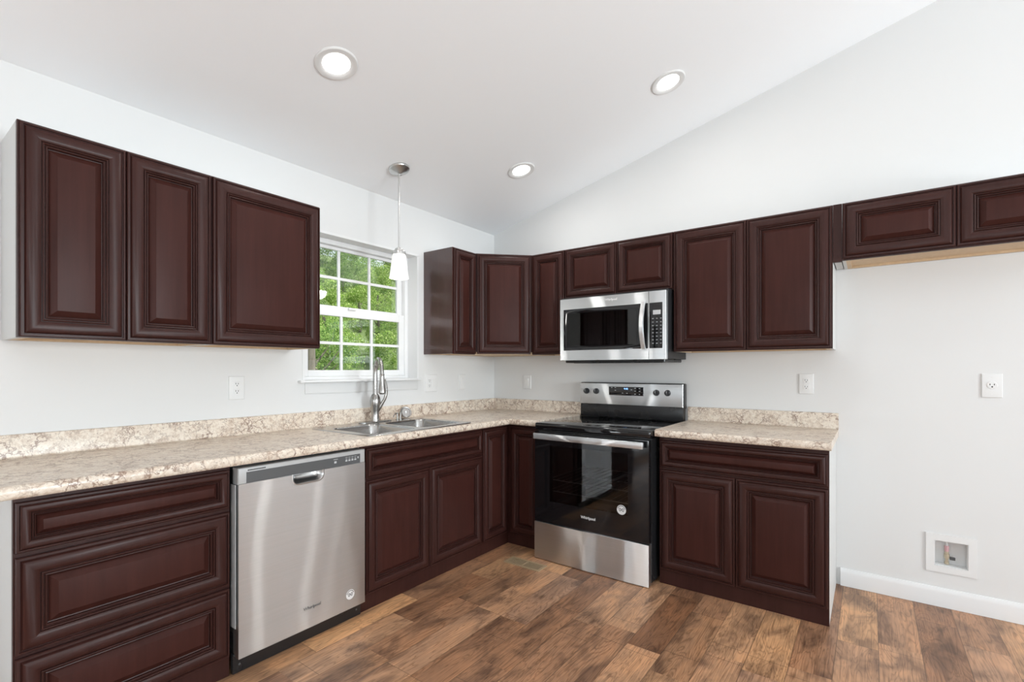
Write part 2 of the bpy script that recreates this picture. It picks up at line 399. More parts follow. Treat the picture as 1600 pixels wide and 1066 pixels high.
# baseboards
def baseboard(name, f):
    mb = MB(); pr = [(0, 0), (.015, 0), (.015, .075), (.012, .088), (.006, .098), (0, .1)]
    mb.loops([[f(0, d, z) for d, z in pr], [f(1, d, z) for d, z in pr]]); return struct(mb.build(name, M_trim))
baseboard('baseboard_right', lambda t, d, z: (-d-.0005, -2.575 if t == 0 else YB+.02, z+.001))
baseboard('baseboard_back', lambda t, d, z: (XW+.02 if t == 0 else -.02, YB+d+.0005, z+.001))
baseboard('baseboard_left', lambda t, d, z: (DX1+.08 if t == 0 else -3.2, -d-.0005, z+.001))

# windows ------------------------------------------------------------
def sash(mb, x0, x1, z0, z1, y0, y1, st, rt, rb, nx, nz):
    mb.box(x0, x0+st, y0, y1, z0, z1, .002, 1); mb.box(x1-st, x1, y0, y1, z0, z1, .002, 1)
    mb.box(x0+st, x1-st, y0, y1, z0, z0+rb, .002, 1); mb.box(x0+st, x1-st, y0, y1, z1-rt, z1, .002, 1)
    gx0, gx1, gz0, gz1 = x0+st, x1-st, z0+rb, z1-rt
    ym = (y0+y1)/2
    for i in range(1, nx): xx = gx0+(gx1-gx0)*i/nx; mb.box(xx-.009, xx+.009, ym-.006, ym+.006, gz0, gz1)
    for i in range(1, nz): zz = gz0+(gz1-gz0)*i/nz; mb.box(gx0, gx1, ym-.0052, ym+.0052, zz-.009, zz+.009)
    return gx0, gx1, gz0, gz1, ym
win = struct(bpy.data.objects.new('window_1', None)); COL.objects.link(win)
mb = MB()     # white jamb lining of the opening
for a in ((WX0-.012, WX0+.004, WZ0, WZ1), (WX1-.004, WX1+.012, WZ0, WZ1), (WX0-.012, WX1+.012, WZ1-.004, WZ1+.012)):
    mb.box(a[0], a[1], -.003, .1, a[2], a[3])
mb.build('jamb', M_trim, win)
mb = MB()     # vinyl frame
mb.box(WX0+.004, WX0+.036, .095, .155, WZ0, WZ1-.004, .003); mb.box(WX1-.036, WX1-.004, .095, .155, WZ0, WZ1-.004, .003)
mb.box(WX0+.036, WX1-.036, .095, .155, WZ1-.034, WZ1-.004, .003); mb.box(WX0+.036, WX1-.036, .095, .155, WZ0, WZ0+.022, .003)
mb.build('window_frame', M_vinyl, win)
mb = MB(); g = sash(mb, WX0+.037, WX1-.037, 1.213, 1.662, .1, .124, .050, .055, .040, 3, 2); lo = mb.build('lower_sash', M_vinyl, win)
mb = MB(); mb.box(g[0], g[1], g[4]-.002, g[4]+.002, g[2], g[3]); mb.build('pane', M_pane, lo, smooth=0)
mb = MB(); mb.box(-1.46, -1.40, .085, .101, 1.655, 1.668, .003); mb.build('sash_lock', M_vinyl, lo)
mb = MB(); g = sash(mb, WX0+.037, WX1-.037, 1.625, 2.069, .128, .150, .046, .022, .052, 3, 2); up = mb.build('upper_sash', M_vinyl, win)
mb = MB(); mb.box(g[0], g[1], g[4]-.002, g[4]+.002, g[2], g[3]); mb.build('pane', M_pane, up, smooth=0)
mb = MB(); mb.box(WX0-.040, WX1+.020, -.032, .096, 1.176, 1.192, .006, 3); mb.build('sill', M_trim, win)
mb = MB(); mb.box(WX0+.004, WX1, -.005, -.0005, 1.110, 1.1755, .002); mb.build('apron', M_wall, win)
# unseen windows behind the camera, added to bring in light
def plain_window(name, f):
    r = struct(bpy.data.objects.new(name, None)); COL.objects.link(r)
    mb = MB(); w, h = f[3], 1.5
    for a in ((-w/2, -w/2+.06, 0, h), (w/2-.06, w/2, 0, h), (-w/2, w/2, 0, .06), (-w/2, w/2, h-.06, h), (-.03, .03, 0, h), (-w/2, w/2, h/2-.02, h/2+.02)): mb.box(a[0], a[1], .02, .08, a[2], a[3])
    mb.build('window_frame', M_vinyl, r, smooth=0)
    mb = MB(); mb.box(-w/2+.05, w/2-.05, .048, .052, .05, h-.05); mb.build('pane', M_pane, r, smooth=0)
    r.location = f[0:3]; r.rotation_euler = (0, 0, f[4])
plain_window('added_window_2', (-5.2, YB, .7, 2.0, PI)); plain_window('added_window_3', (-1.9, YB, .7, 1.5, PI)); plain_window('added_window_4', (XW, -3.6, .7, 2.0, PI/2))
# patio door
pd = struct(bpy.data.objects.new('door_1', None)); COL.objects.link(pd)
mb = MB()
for a in ((DX0, DX0+.05), (DX1-.05, DX1)): mb.box(a[0], a[1], -.01, TH, 0.001, DZ1)
mb.box(DX0, DX1, -.01, TH, DZ1-.05, DZ1); mb.box(DX0, DX1, .0, TH, .001, .04)
for a, b in ((DX0-.07, DX0), (DX1, DX1+.07)): mb.box(a, b, -.015, -.0005, 0.001, DZ1+.07)
mb.box(DX0, DX1, -.015, -.0005, DZ1, DZ1+.07); mb.build('door_frame', M_trim, pd, smooth=0)
xm = (DX0+DX1)/2
for a, b, y in ((DX0+.05, xm+.04, .09), (xm-.04, DX1-.05, .05)):
    mb = MB()
    for q in ((a, a+.08, .04, DZ1-.05), (b-.08, b, .04, DZ1-.05), (a+.08, b-.08, .04, .2), (a+.08, b-.08, DZ1-.15, DZ1-.05)): mb.box(q[0], q[1], y-.018, y+.018, q[2], q[3])
    dl = mb.build('sliding_panel', M_vinyl, pd, smooth=0)
    mb = MB(); mb.box(a+.07, b-.07, y-.003, y+.003, .19, DZ1-.14); mb.build('pane', M_pane, dl, smooth=0)

# ------------------------------------------------------------------ cabinets
PROF = [(0, 0), (0, .011), (.0025, .0145), (.0080, .0150), (.0088, .0095), (.0115, .0095), (.0165, .0172), (.024, .0212), (.033, .0226), (.043, .0218), (.052, .0190), (.0560, .0165), (.0568, .0125),
        (.0580, .0125), (.0590, .0180), (.0615, .0195), (.0640, .0180), (.0655, .0110), (.0668, .0110), (.0690, .0140), (.0715, .0148), (.0735, .0135), (.0745, .0040), (.0800, .0020)]
PANEL = [(.0775, .0015), (.0785, .0050), (.0800, .0060), (.0980, .0180), (.1000, .0196), (.1030, .0200)]
def front(name, parent, x0, x1, z0, z1, yb, sc=1.0, sz=None, label=None):
    "raised panel door or drawer front; outward is -y, yb = its back plane"
    mb = MB(); mb.rectloops(x0, x1, z0, z1, [(d*sc if d > .0125 else d, yb-h) for d, h in PROF], True, True)
    d = mb.build(name, M_wood, parent, 24)
    mb = MB(); mb.rectloops(x0, x1, z0, z1, [(q*sc, yb-h) for q, h in PANEL], True, True)
    mb.build('raised_panel', M_woodpanel, d, 24)
    if label: d['label'] = label
    return d
G = .0025
def cabinet(name, label, cat, loc, rz, w, depth, z0, z1, fronts, finish_left=False, finish_right=False, toe=False, group=None, underside=True):
    """local x = 0..w along the wall, -y into the room; fronts = (kind, x0, x1, z0, z1, scale)"""
    t = thing(name, label, cat, (loc[0], loc[1], 0), rz, group)
    mb = MB(); th = .016; yb, yf = -.002, -(depth-.019)
    zb = z0
    mb.box(0, th, yf, yb, zb, z1); mb.box(w-th, w, yf, yb, zb, z1); mb.box(th, w-th, -.008, yb, zb, z1)
    if name != 'sink_cabinet': mb.box(th, w-th, yf, -.008, z1-th, z1)      # the sink base is open at the top
    mb.build('carcass', M_side, t, smooth=0, label='light grey carcass')
    mb = MB(); mb.box(th, w-th, yf, -.008, zb+.012, zb+.026); mb.box(th, w-th, -.026, -.008, zb, zb+.012); mb.box(th, th+.02, yf, -.026, zb, zb+.012); mb.box(w-th-.02, w-th, yf, -.026, zb, zb+.012)
    mb.build('bottom_panel', M_maple, t, smooth=0, label='pale maple underside')
    mb = MB(); ff = .036
    mb.box(0, ff, -depth, yf, z0, z1); mb.box(w-ff, w, -depth, yf, z0, z1); mb.box(ff, w-ff, -depth, yf, z0, z0+ff); mb.box(ff, w-ff, -depth, yf, z1-ff, z1)
    zs = sorted({f[3] for f in fronts}); xs = sorted({f[1] for f in fronts})
    for z in zs[1:]: mb.box(ff, w-ff, -depth, yf, z-.02, z+.016)
    for x in xs[1:]: mb.box(x-.02, x+.016, -depth+.0006, yf, z0+ff, z1-ff)
    mb.build('face_frame', M_wood, t, smooth=0)
    if finish_left: mb = MB(); mb.box(-.004, 0, -depth, yb, z0, z1); mb.build('side_panel', M_woodgloss, t, smooth=0, label='dark finished side panel')
    if finish_right: mb = MB(); mb.box(w, w+.004, -depth, yb, z0, z1); mb.build('side_panel', M_woodgloss, t, smooth=0, label='dark finished side panel')
    if toe: mb = MB(); mb.box(0, w, -depth+.004, -depth+.02, 0.001, z0); mb.build('toe_kick', M_wood, t, smooth=0); [MB().box(a_, a_+th, -depth+.0205, yb, 0.001, z0).build('base_side', M_side, t, smooth=0) for a_ in (0, w-th)]
    for k, a, b, c, d, s in fronts: front(k, t, a, b, c, d, -depth-.0005, s)
    return t
R90 = -PI/2
WB, WT, WD = 1.371, 2.142, .296
# left of the window
xa = -3.098
cabinet('wall_cabinet', 'two-door dark cherry wall cabinet with grey side, far left over the countertop', 'cabinet', (xa, 0), 0, .630, WD, WB, WT,
        [('door', .006, .311, WB+.004, WT-.006, .98), ('door', .315, .626, WB+.004, WT-.006, .98)], group=None)
cabinet('wall_cabinet', 'single-door dark cherry wall cabinet at the left edge of the window', 'cabinet', (-2.466, 0), 0, .546, WD, WB, WT,
        [('door', .004, .542, WB+.004, WT-.006, 1)])
# right of the window
cabinet('wall_cabinet', 'narrow dark wall cabinet with glossy side panel right of the window', 'cabinet', (-.858, 0), 0, .247, WD, WB, WT,
        [('door', .004, .243, WB+.004, WT-.006, .86)], finish_left=True)
# diagonal corner cabinet
dc = thing('corner_wall_cabinet', 'dark wall cabinet with diagonal door in the corner of the room', 'cabinet', (0, 0, 0))
A = .609
poly = [(-.002, -.002), (-A, -.002), (-A, -WD), (-WD, -A), (-.002, -A)]
mb = MB(); mb.prism(poly, lambda p: (p[0], p[1], WB+.02), lambda p: (p[0], p[1], WT)); mb.build('carcass', M_wood, dc, smooth=0)
mb = MB(); mb.prism(poly, lambda p: (p[0], p[1], WB), lambda p: (p[0], p[1], WB+.0195)); mb.build('bottom_panel', M_maple, dc, smooth=0, label='pale maple underside')
L = (A-WD)*math.sqrt(2)
piv = bpy.data.objects.new('door', None)
mb = MB(); mb.rectloops(.014, L-.014, WB+.004, WT-.006, [(d*.95 if d > .0125 else d, -h) for d, h in PROF]); dd = mb.build('door', M_wood, dc, 24)
bpy.data.objects.remove(piv)
dd.location = (-A-.0005, -WD-.0005, 0); dd.rotation_euler = (0, 0, -PI/4)
mb = MB(); mb.rectloops(.014, L-.014, WB+.004, WT-.006, [(d*.95, -h) for d, h in PANEL]); mb.build('raised_panel', M_woodpanel, dd, 24)
# right wall
cabinet('wall_cabinet', 'narrow dark wall cabinet between the corner cabinet and the microwave', 'cabinet', (0, -.611), R90, .291, WD, WB, WT,
        [('door', .004, .287, WB+.004, WT-.006, .88)])
cabinet('wall_cabinet', 'short two-door dark wall cabinet above the microwave', 'cabinet', (0, -.904), R90, .794, WD, 1.774, WT,
        [('door', .004, .407, 1.779, WT-.006, .85), ('door', .411, .790, 1.779, WT-.006, .85)])
cabinet('wall_cabinet', 'two-door dark wall cabinet right of the microwave over the outlet', 'cabinet', (0, -1.701), R90, .851, WD, WB, WT,
        [('door', .004, .426, WB+.004, WT-.006, 1), ('door', .430, .847, WB+.004, WT-.006, 1)])
fs = thing('filler_strip', 'narrow dark wood filler strip between the two wall cabinets at right', 'filler', (0, -2.5535, 0), R90)
mb = MB(); mb.box(0, .0395, -WD-.001, -WD+.018, 1.832, WT); mb.build('strip', M_wood, fs, smooth=0)
mb = MB(); mb.box(.004, .036, -WD+.0185, -.004, 1.842, 1.86); mb.build('backing', M_side, fs, smooth=0)
cabinet('wall_cabinet', 'short two-door wall cabinet with pale underside above the empty refrigerator space', 'cabinet', (0, -2.5945), R90, .912, WD, 1.838, WT,
        [('door', .004, .448, 1.846, WT-.006, 1), ('door', .452, .908, 1.846, WT-.006, 1)])

# base cabinets
BT, BD, BZ = .866, .606, .082
def base(label, name, loc, rz, w, fronts): return cabinet(name, label, 'cabinet', loc, rz, w, BD, BZ, BT, fronts, toe=True)
base('three-drawer dark base cabinet left of the dishwasher', 'drawer_cabinet', (-3.152, 0), 0, .630,
     [('drawer_front', .004, .625, .692, .848, .62), ('drawer_front', .004, .625, .378, .677, .98), ('drawer_front', .004, .625, .088, .366, .98)])
base('dark base cabinet with two doors and false drawer under the sink', 'sink_cabinet', (-1.880, 0), 0, .972,
     [('false_drawer_front', .022, .966, .690, .847, .62), ('door', .022, .478, .088, .677, .98), ('door', .482, .966, .088, .677, .98)])
base('two-door dark base cabinet with one wide drawer right of the range', 'base_cabinet', (0, -1.717), R90, .837,
     [('drawer_front', .006, .832, .686, .842, .62), ('door', .006, .414, .090, .672, .98), ('door', .418, .832, .090, .672, .98)])
# corner base cabinet with two narrow doors meeting in the inside corner
cc = thing('corner_cabinet', 'dark corner base cabinet with two narrow doors between sink cabinet and range', 'cabinet', (0, 0, 0))
mb = MB(); poly = [(-.002, -.002), (-.906, -.002), (-.906, -BD), (-BD, -BD), (-BD, -.903), (-.002, -.903)]
mb.prism(poly, lambda p: (p[0], p[1], BZ), lambda p: (p[0], p[1], BT)); mb.build('carcass', M_wood, cc, smooth=0)
mb = MB(); poly = [(-.01, -.01), (-.906, -.01), (-.906, -BD+.004), (-BD+.004, -BD+.004), (-BD+.004, -.903), (-.01, -.903)]
mb.prism(poly, lambda p: (p[0], p[1], .001), lambda p: (p[0], p[1], BZ-.0005)); mb.build('toe_kick', M_wood, cc, smooth=0)
front('door', cc, -.902, -.634, .090, .847, -BD-.0005, .86)
d2 = front('door', cc, .634, .886, .090, .847, -BD-.0005, .86); d2.rotation_euler = (0, 0, R90)

# ------------------------------------------------------------------ countertops
CT, CB, CE = .908, .8675, .640
bull = [(0, CT), (.010, CT), (.017, CT-.002), (.022, CT-.007), (.025, CT-.014), (.025, CB+.010), (.022, CB+.003), (.018, CB), (0, CB)]
SX0, SX1, SY0, SY1 = -1.815, -1.050, -.605, -.095     # sink cut-out
ct = thing('countertop', 'L-shaped beige and brown granite-pattern countertop carrying the sink', 'countertop', (0, 0, 0))
mb = MB(); XL = -3.19
mb.box(XL, SX0, -CE, -.001, CB, CT); mb.box(SX0, SX1, -CE, SY0, CB, CT); mb.box(SX0, SX1, SY1, -.001, CB, CT); mb.box(SX1, -.001, -CE, -.001, CB, CT)
mb.box(-CE, -.001, -.904, -CE, CB, CT)
mb.loops([[(XL, -CE-d, z) for d, z in bull], [(-CE-d, -CE-d, z) for d, z in bull], [(-CE-d, -.904, z) for d, z in bull]])
mb.build('slab', M_counter, ct)
def splash(mb, f, a, b):
    pr = [(.001, CT+.0005), (.026, CT+.0005), (.021, CT+.005), (.0195, CT+.012), (.0195, .994), (.017, .999), (.012, 1.001), (.001, 1.001)]
    mb.loops([[f(a, d, z) for d, z in pr], [f(b, d, z) for d, z in pr]])
mb = MB(); splash(mb, lambda t, d, z: (t, -d, z), XL, -.001); splash(mb, lambda t, d, z: (-d, t, z), -.0205, -.904)
mb.build('backsplash', M_counter, ct)
ct2 = thing('countertop', 'short granite-pattern countertop right of the range with backsplash', 'countertop', (0, -1.708, 0), R90)
mb = MB(); w2 = .858
mb.box(0, w2, -CE, -.001, CB, CT); mb.loops([[(0, -CE-d, z) for d, z in bull], [(w2, -CE-d, z) for d, z in bull]])
mb.build('slab', M_counter, ct2)
mb = MB(); splash(mb, lambda t, d, z: (t, -d, z), 0, w2); mb.build('backsplash', M_counter, ct2)

# ------------------------------------------------------------------ sink, faucet, loose bits
def rrect(x0, x1, y0, y1, r, z, n=6):
    out = []
    for cx, cy, a in ((x1-r, y1-r, 0), (x0+r, y1-r, 90), (x0+r, y0+r, 180), (x1-r, y0+r, 270)):
        for k in range(n+1):
            t = math.radians(a+90*k/n); out.append((cx+r*math.cos(t), cy+r*math.sin(t), z))
    return out
sk = thing('sink', 'double-bowl stainless steel sink set into the long countertop', 'sink', (0, 0, CT))
RX0, RX1, RY0, RY1 = -1.842, -1.022, -.632, -.070
bowls = [(-1.795, -1.458, -.590, -.190), (-1.424, -1.075, -.590, -.190)]
# rim plate with two bowl openings
mb = MB()
outer = rrect(RX0, RX1, RY0, RY1, .045, .0045); skirt = rrect(RX0-.004, RX1+.004, RY0-.004, RY1+.004, .047, .0005)
vo = [mb.bm.verts.new(p) for p in outer]; vs = [mb.bm.verts.new(p) for p in skirt]
for i in range(len(vo)):
    j = (i+1) % len(vo); mb.bm.faces.new((vs[i], vs[j], vo[j], vo[i]))
eds = [mb.bm.edges.new((vo[i], vo[(i+1) % len(vo)])) if not mb.bm.edges.get((vo[i], vo[(i+1) % len(vo)])) else mb.bm.edges.get((vo[i], vo[(i+1) % len(vo)])) for i in range(len(vo))]
for b in bowls:
    vb = [mb.bm.verts.new(p) for p in rrect(*b, .055, .0045)]
    eds += [mb.bm.edges.new((vb[i], vb[(i+1) % len(vb)])) for i in range(len(vb))]
bmesh.ops.triangle_fill(mb.bm, use_beauty=True, edges=eds)
mb.build('rim', M_sink, sk)
for b in bowls:
    mb = MB(); x0, x1, y0, y1 = b
    prof = [(0, .0045, .055), (.004, .001, .055), (.007, -.006, .054), (.010, -.10, .052), (.014, -.155, .050), (.026, -.172, .045), (.05, -.176, .04)]
    mb.loops([rrect(x0+d, x1-d, y0+d, y1-d, r, z) for d, z, r in prof], False, True)
    bo = mb.build('bowl', M_sink, sk, 50)
    mb = MB(); c = ((x0+x1)/2, (y0+y1)/2, -.1755); mb.lathe([(.045, 0), (.045, .003), (.036, .004), (.03, .001), (.001, .001)], c, seg=24); mb.build('drain', M_chrome, bo)
fx, fy = -1.397, -.108; ZS = CT+.005
fa = thing('faucet', 'tall brushed nickel pull-down faucet standing behind the sink', 'faucet', (fx, fy, ZS))
mb = MB(); mb.loops([[(x-fx, y-fy, z-ZS) for x, y, z in rrect(fx-.125+i, fx+.125-i, fy-.032+i, fy+.032-i, .031-i, ZS+h)] for i, h in ((0, 0), (0, .004), (.004, .007))]); mb.build('base_plate', M_nickel, fa)
mb = MB(); mb.lathe([(.029, .007), (.0275, .02), (.0245, .045), (.026, .075), (.032, .110), (.0345, .135), (.0315, .160), (.023, .178), (.018, .184)], seg=28); mb.build('body', M_nickel, fa)
ux, uy = -.39, -.92
path = [(0, 0, .178), (0, 0, .25), (0, 0, .33), (.012*ux, .012*uy, .375), (.05*ux, .05*uy, .405), (.09*ux, .09*uy, .408), (.128*ux, .128*uy, .388), (.148*ux, .148*uy, .35), (.154*ux, .154*uy, .315)]
mb = MB(); sp_ = smoothpath(path, 7); mb.tube(sp_, [.0150-.0022*i/len(sp_) for i in range(len(sp_))], 18); mb.build('spout', M_nickel, fa)
mb = MB(); hx, hy = .156*ux, .156*uy
mb.lathe([(.0135, .316), (.0155, .312), (.0145, .306), (.0145, .29), (.0165, .26), (.021, .225), (.0245, .205), (.0245, .198), (.020, .195), (.012, .188), (.001, .187)][::-1], (hx, hy, 0), seg=24); mb.build('spray_head', M_nickel, fa)
mb = MB(); hp = smoothpath([(.006, -.004, .060), (.034, -.012, .105), (.062, -.020, .150), (.072, -.026, .195), (.068, -.028, .240), (.058, -.028, .280)], 6)
mb.tube(hp, [.020-.0145*i/len(hp) for i in range(len(hp))], 14, .7); mb.build('lever', M_nickel, fa)
# strainer leaning on the backsplash and a small fitting
st = thing('sink_strainer', 'round chrome sink strainer leaning on the backsplash behind the right bowl', 'strainer', (-1.092, -.062, ZS))
rot = Euler((math.radians(68), 0, math.radians(-20))).to_matrix()
mb = MB(); mb.lathe([(.040, 0), (.041, .002), (.038, .005), (.031, .0035), (.028, -.006), (.024, -.016), (.001, -.017)][::-1], (0, 0, .040), rot, 28); mb.build('basket', M_nickel, st)
mb = MB(); mb.lathe([(.005, .0), (.005, .012), (.009, .014), (.009, .02), (.001, .021)], Vector((0, 0, .040))+rot @ Vector((0, 0, -.016)), rot, 14); mb.build('knob', M_chrome, st)
ft = thing('sink_fitting', 'small two-posted chrome fitting on the sink ledge beside the strainer', 'fitting', (-1.190, -.100, ZS))
for k, x in enumerate((-.014, .014)):
    mb = MB(); mb.lathe([(.010, 0), (.010, .004), (.006, .007), (.006, .040), (.008, .042), (.007, .047), (.001, .048)], (x, 0, 0), seg=14); mb.build('post', M_nickel, ft)
mb = MB(); mb.tube(smoothpath([(-.014, 0, .038), (-.030, -.004, .044), (-.045, -.006, .034), (-.055, -.006, .018)], 5), .0035, 8); mb.build('arm', M_nickel, ft)

# ------------------------------------------------------------------ dishwasher (local x = 0..w)
dw0, dww = -2.516, .633
dw = thing('dishwasher', 'stainless steel dishwasher between the drawer cabinet and the sink cabinet', 'dishwasher', (dw0, 0, 0))
mb = MB(); mb.box(.012, dww-.012, -.600, -.03, .075, .858); mb.build('tub', M_black, dw, smooth=0)
mb = MB(); mb.box(.004, dww-.004, -.612, -.595, .002, .084); mb.build('kick_plate', M_black, dw, smooth=0)
for x in (.03, dww-.03): MB().lathe([(.003, -.002), (.0045, 0), (.0045, .002), (.001, .0025)], (x, -.612, .035), Euler((PI/2, 0, 0)).to_matrix(), 10).build('screw', M_darkgrey, dw)
px0, px1, pz0, pz1, pyf = .010, dww-.004, .074, .786, -.648
# door: bowed steel skin with a finger pocket at the top
hx0, hx1, hz = .238, .397, .737
mb = MB(); nx = 110
def bow(x, z=.4):
    t = (x-px0)/(px1-px0)
    return pyf-.0030*math.sin(PI*t)+.0045*(t-.5)*math.sin(2*PI*(z-.07)/.74+.5)*math.sin(PI*t)**2
cols = sorted({*[px0+(px1-px0)*i/nx for i in range(nx+1)], hx0, hx1}); rows = [pz0+(hz-pz0)*i/14 for i in range(15)]+[pz1]
gv = [[mb.bm.verts.new((x, bow(x, z), z)) for x in cols] for z in rows]
for r in range(len(rows)-1):
    for i in range(len(cols)-1):
        if r == len(rows)-2 and cols[i] >= hx0-1e-6 and cols[i+1] <= hx1+1e-6: continue
        mb.bm.faces.new((gv[r][i], gv[r][i+1], gv[r+1][i+1], gv[r+1][i]))
def edge_strip(vs, dy):
    q = [mb.bm.verts.new((v.co.x, dy, v.co.z)) for v in vs]
    for i in range(len(vs)-1): mb.bm.faces.new((vs[i], vs[i+1], q[i+1], q[i]))
edge_strip([g_[0] for g_ in gv], -.602); edge_strip([g_[-1] for g_ in gv], -.602); edge_strip(gv[0], -.602); edge_strip(gv[-1], -.602)
dr = mb.build('door', M_steel, dw, 40)
mb = MB()
ring = lambda d, y, r: [(x, y, z) for x, z, _ in rrect(hx0+d, hx1-d, hz+d, pz1+.03, r, 0)]
mb.loops([ring(0, pyf-.0024, .03), ring(.004, pyf-.003, .028), ring(.010, pyf+.004, .025), ring(.016, pyf+.022, .02), ring(.03, pyf+.03, .015)], False, True)
mb.build('finger_pocket', M_pocket, dr, 50)
def corner(xc, sx):   # corner fillers of the pocket cut-out
    mb = MB(); c = (xc+sx*.03, hz+.03); arc = [(c[0]-sx*.03*math.cos(t), c[1]-.03*math.sin(t)) for t in [PI/2*i/6 for i in range(7)]]
    mb.bm.faces.new([mb.bm.verts.new((x, bow(xc, z)-.0003, z)) for x, z in [(xc, hz)]+arc]); mb.build('pocket_edge', M_steel, dr, smooth=0)
corner(hx0, 1); corner(hx1, -1)
mb = MB(); mb.rectloops(px0-.002, px1, .786, .8525, [(0, -.602), (0, -.644), (.003, -.649), (.006, -.650)]); cp = mb.build('control_strip', M_greyplastic, dw)
mb = MB(); mb.rectloops(.040, dww-.034, .788, .834, [(0, -.6495), (.0015, -.6515), (.003, -.6515)]); ci = mb.build('control_inset', M_darkgrey, cp)
mb = MB()
for i in range(12): mb.box(.046+i*.0063, .0505+i*.0063, -.6512, -.649, .8385, .8435)
mb.build('vent_slots', M_slot, cp, smooth=0)
def mark(x0, x1, z0, z1): MB().box(x0, x1, -.6522, -.651, z0, z1).build('button_mark', M_mark, cp, smooth=0)
mark(.450, .462, .806, .816); mark(.446, .470, .8235, .8255)
for i, x in enumerate((.512, .529, .546, .563)): mark(x, x+.011, .806, .813); mark(x+.001, x+.010, .8165, .8185); mark(x, x+.012, .8245, .826)
mark(.582, .588, .812, .822)
mb = MB(); mb.box(.0005, .003, -.640, -.60, .2, .785); mb.build('edge_strip', M_greyplastic, dw, smooth=0)
text_mesh('logo', 'Whirlpool', .021, M_logo_grey, dr, (.336, bow(.336, .166)-.0012, .166), (PI/2, 0, 0))
def sticker(parent, x, y, z, r):
    mb = MB(); rr = Euler((PI/2, 0, 0)).to_matrix(); mb.lathe([(r, 0), (r, .0007), (.0001, .0007)], (x, y, z), rr, 40); s_ = mb.build('sticker', M_sticker, parent, label='round silver and white sticker')
    mb = MB()
    for i in range(9):     # ring of small print
        a = math.radians(20+i*17.5); c = (x+.8*r*math.cos(a), z+.8*r*math.sin(a)); ta = (-math.sin(a), math.cos(a)); q = r*.09
        mb.loops([[(c[0]+ta[0]*u*q*1.1+math.cos(a)*v*q, y-h, c[1]+ta[1]*u*q*1.1+math.sin(a)*v*q) for u, v in ((-1, -1), (1, -1), (1, 1), (-1, 1))] for h in (.0007, .0009)])
    for dx in (-.3, .32):  # two loops in the middle
        for k in range(16):
            a0, a1 = 2*PI*k/16, 2*PI*(k+1)/16
            mb.loops([[(x+r*dx+r*q*.75*math.cos(a), y-h, z+r*q*math.sin(a)) for q, a in ((.36, a0), (.36, a1), (.2, a1), (.2, a0))] for h in (.0007, .0009)])
    mb.box(x-.3*r, x+.3*r, y-.0009, y-.0007, z-.06*r, z+.06*r)
    mb.build('sticker_print', M_logo_grey, s_, smooth=0)
# the sticker is a sub-part of the door
sticker(dr, .541, bow(.541, .145)-.0008, .145, .024)

# ------------------------------------------------------------------ range (local x = 0..w along the wall, -y outward)
ry, rw = -.911, .788
rg = thing('range', 'freestanding electric range with black glass top and steel drawer', 'range', (0, ry, 0), R90)
mb = MB(); th = .02
mb.box(0, th, -.682, -.03, .02, .855); mb.box(rw-th, rw, -.682, -.03, .02, .855); mb.box(th, rw-th, -.05, -.03, .02, .855); mb.box(th, rw-th, -.682, -.05, .02, .24); mb.box(th, rw-th, -.682, -.05, .835, .855)
for x in (.05, rw-.05):
    for y in (-.6, -.08): mb.box(x-.015, x+.015, y-.015, y+.015, .001, .02)
mb.build('body', M_black, rg, smooth=0)
mb = MB(); mb.box(-.002, rw+.002, -.716, -.075, .858, .902, .010, 3); mb.build('cooktop', M_blackglass, rg)
ck = rg.children[-1]
for x, y, r in ((.21, -.24, .085), (.58, -.24, .075), (.21, -.50, .095), (.58, -.50, .11)):
    mb = MB()
    for r0 in (r, r*.6):
        mb.loops([[(x+q*math.cos(2*PI*i/40), y+q*math.sin(2*PI*i/40), .9023) for i in range(40)] for q in (r0, r0-.0018)], False, False)
    mb.build('burner_ring', M_darkgrey, ck, smooth=0)
# door: black frame with dark window
dz0, dz1, dy = .254, .846, -.722
wx0, wx1, wz0, wz1 = .12, rw-.13, .395, .76
mb = MB()
for a in ((.004, wx0, dz0, dz1), (wx1, rw-.004, dz0, dz1), (wx0, wx1, dz0, wz0), (wx0, wx1, wz1, dz1)): mb.box(a[0], a[1], dy, -.6825, a[2], a[3])
od = mb.build('oven_door', M_blackglass, rg, smooth=0)
mb = MB(); mb.box(wx0, wx1, dy, dy+.006, wz0, wz1); mb.build('oven_window', M_ovenglass, od, smooth=0, label='dark see-through oven window')
M_cavity = plain('oven_enamel', (.022, .022, .023), .35)
M_rack = plain('pale_rack_wire', (.55, .54, .52), .4)
mb = MB()
for a in ((.05, .06, -.655, -.1, .25, .83), (rw-.06, rw-.05, -.655, -.1, .25, .83), (.06, rw-.06, -.11, -.1, .25, .83), (.06, rw-.06, -.655, -.11, .25, .26), (.06, rw-.06, -.655, -.11, .82, .83)): mb.box(*a)
mb.build('oven_cavity', M_cavity, rg, smooth=0)
for z in (.445, .52):
    mb = MB(); mb.tube([(.065, -.645, z), (rw-.065, -.645, z)], .0035, 8); mb.tube([(.065, -.13, z), (rw-.065, -.13, z)], .0035, 8)
    mb.tube([(.066, -.645, z), (.066, -.13, z)], .0035, 8); mb.tube([(rw-.066, -.645, z), (rw-.066, -.13, z)], .0035, 8)
    for i in range(14): x = .08+i*(rw-.16)/13; mb.tube([(x, -.645, z+.005), (x, -.13, z+.005)], .002, 6)
    mb.build('oven_rack', M_rack, rg)
mb = MB(); mb.box(.018, rw-.024, -.766, -.746, .801, .839, .004, 2); mb.box(.03, .055, -.748, -.72, .808, .832); mb.box(rw-.061, rw-.036, -.748, -.72, .808, .832)
mb.build('handle', M_steel, od)
